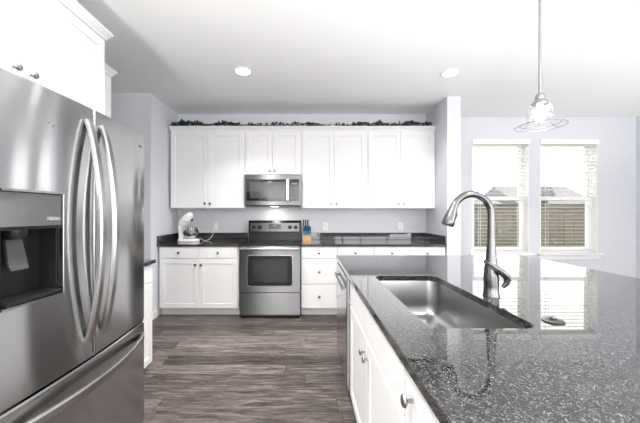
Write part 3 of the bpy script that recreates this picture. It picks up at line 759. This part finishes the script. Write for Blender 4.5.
MB().tube([q0+up_*.07, q0+up_*.11], [.007, .006], 8).build('beater_shaft', CHROME, hd, 50)
MB().box(-.06, .02, -.0585, -.0545, .275, .281).build('trim_band', CHROME, hd)
hd.children[-1].rotation_euler = (0, 0, 0)
bl = MB().lathe([(.045, .044), (.055, .048), (.07, .06), (.094, .085), (.106, .12), (.110, .195), (.113, .197), (.109, .199), (.105, .193), (.101, .12), (.088, .088), (.06, .062), (.0005, .055)], (.03, 0, 0), n=32).build('bowl', CHROME, mx, 50)
MB().tube([(.03+.098*math.cos(t), -.098*math.sin(t)-.0, z) for t, z in ((.5, .17), (.5, .17))] if False else [(.13, -.045, .175), (.158, -.058, .172), (.165, -.06, .14), (.152, -.055, .115), (.128, -.043, .108)], .006, 8).build('bowl_handle', CHROME, bl, 60)
cord = [(-1.49, 4.17, CT+.045), (-1.45, 4.2, CT+.012), (-1.42, 4.24, CT+.008), (-1.39, 4.32, CT+.03), (-1.365, 4.372, CT+.10), (-1.356, 4.385, 1.13), (-1.353, 4.395, 1.14)]
def smooth(pts, n=6):
    out = []
    Pn = [Vector(p) for p in pts]
    for i in range(len(Pn)-1):
        p0 = Pn[max(i-1, 0)]; p1 = Pn[i]; p2 = Pn[i+1]; p3 = Pn[min(i+2, len(Pn)-1)]
        for k in range(n):
            t = k/n; out.append(.5*((2*p1)+(p2-p0)*t+(2*p0-5*p1+4*p2-p3)*t*t+(3*p1-p0-3*p2+p3)*t**3))
    out.append(Pn[-1]); return out
cd = MB().tube([Vector(p)-Vector((-1.63, 4.13, CT+.001)) for p in smooth(cord)], .0035, 8).build('power_cord', CORDW, mx, 60)
MB().box(.261, .293, .246, .266, .213, .243, .005).build('plug', CORDW, cd)

def outlet(x, z, label):
    e = thing('wall_outlet', label, 'outlet', (x, YB-.0005, z), 0, 'white wall outlets above the backsplash')
    pl_ = MB().box(-.036, .036, -.006, 0, -.058, .058, .003).build('cover_plate', PLATE, e)
    for dz in (-.021, .021):
        r = MB().box(-.017, .017, -.0085, -.0055, dz-.014, dz+.014, .003).build('receptacle', PLATE, pl_)
        MB().box(-.008, -.006, -.0089, -.0086, dz-.004, dz+.006).box(.006, .008, -.0089, -.0086, dz-.004, dz+.006).box(-.002, .002, -.0089, -.0086, dz-.011, dz-.007).build('slots', DARK, r)
outlet(-1.353, 1.107, 'white wall outlet beside the stand mixer')
outlet(.27, 1.11, 'white wall outlet right of the knife block')
outlet(1.378, 1.115, 'white wall outlet near the right end of the back counter')

kb = thing('knife_block', 'small wooden knife block standing just right of the range', 'knife block', (0, 4.21, CT+.001))
MB().prism([(-.06, 0), (.07, 0), (.07, .15), (.03, .165), (-.06, .085)], -.058, .056, 'X').build('block', BLOCKW, kb)
sl = MB()
MB().prism([(-.061, .078), (.030, .170), (.038, .20), (-.05, .115)], -.056, .054, 'X').build('cap', KBLUE, kb)
kd = Vector((0, -.28, .96)).normalized()
k_i = 0
rows = [(.028, .17, [-.048, -.018, .012], .105, .0085, .013), (-.02, .125, [-.045, -.025, -.005, .015, .035], .07, .006, .010)]
lab = [['tall teal-handled knife nearest the range at the back of the knife block', 'tall teal-handled knife in the middle of the block back row', 'tall teal-handled knife at the right of the block back row'],
       ['short teal-handled knife nearest the range in the block front row', 'second short teal-handled knife from the range in the block front row', 'middle short teal-handled knife in the block front row', 'fourth short teal-handled knife from the range in the block front row', 'short teal-handled knife furthest from the range in the block front row']]
for ri, (yy, zz, xs_, ln, hw, hd_) in enumerate(rows):
    for ki, xx in enumerate(xs_):
        kn = thing('kitchen_knife', lab[ri][ki], 'knife', (xx, 4.21+yy, CT+zz+.028), 0, 'knives in the knife block')
        MB().tube([kd*0, kd*ln*.3, kd*ln*.7, kd*ln*.95, kd*ln], [hw*.9, hw*1.1, hw, hw*1.15, hw*.6], 10, flat=[1.5]*5).build('handle', KBLUE if ri else DARK, kn, 60)
        MB().tube([kd*-.012, kd*.004], [hw*.95, hw*.95], 10, flat=1.4).build('bolster', CHROME, kn, 60)

# garland on top of the upper cabinets
gl = thing('garland', 'dark green leafy garland lying along the top of the back wall cabinets', 'garland', (0, 4.10, 2.4855))
rnd = random.Random(3)
vp = [(-1.86+3.56*k/60, rnd.uniform(-.012, .012), .008+rnd.uniform(0, .006)) for k in range(61)]
MB().tube(vp, .005, 6).build('vine', VINE, gl, 60)
def dens(x):
    t = 0
    for c, wd, a_ in ((-1.68, .16, 1.0), (-1.5, .12, .7), (-1.12, .16, .75), (-.72, .08, .3), (-.42, .06, .6), (-.17, .08, .65), (.05, .13, .45), (.4, .05, .3), (.75, .13, .55), (.98, .07, .8), (1.2, .08, .4), (1.42, .12, .85), (1.62, .1, .6)):
        t = max(t, a_*math.exp(-((x-c)/wd)**2))
    return .09+t
lf = MB(); n = 0
while n < 1600:
    x = rnd.uniform(-1.86, 1.70); dn = dens(x)
    if rnd.random() > dn: continue
    n += 1
    base = Vector((x, rnd.uniform(-.03, .03), rnd.uniform(.006, .016+.05*dn)))
    a_ = rnd.uniform(0, 2*PI); el = rnd.uniform(-.1, .9); d_ = Vector((math.cos(a_)*math.cos(el), math.sin(a_)*math.cos(el), math.sin(el)))
    s_ = d_.cross(Vector((0, 0, 1))).normalized(); u_ = s_.cross(d_); ln = rnd.uniform(.028, .05); wd = ln*.36
    p = [base, base+d_*ln*.5+s_*wd+u_*.003, base+d_*ln, base+d_*ln*.5-s_*wd+u_*.003]
    if min(q_.z for q_ in p) < .002: continue
    v = [lf.bm.verts.new(q_) for q_ in p]; lf.bm.faces.new((v[0], v[1], v[2])); lf.bm.faces.new((v[0], v[2], v[3]))
lo = lf.build('leaves', LEAF, gl); lo['kind'] = 'stuff'
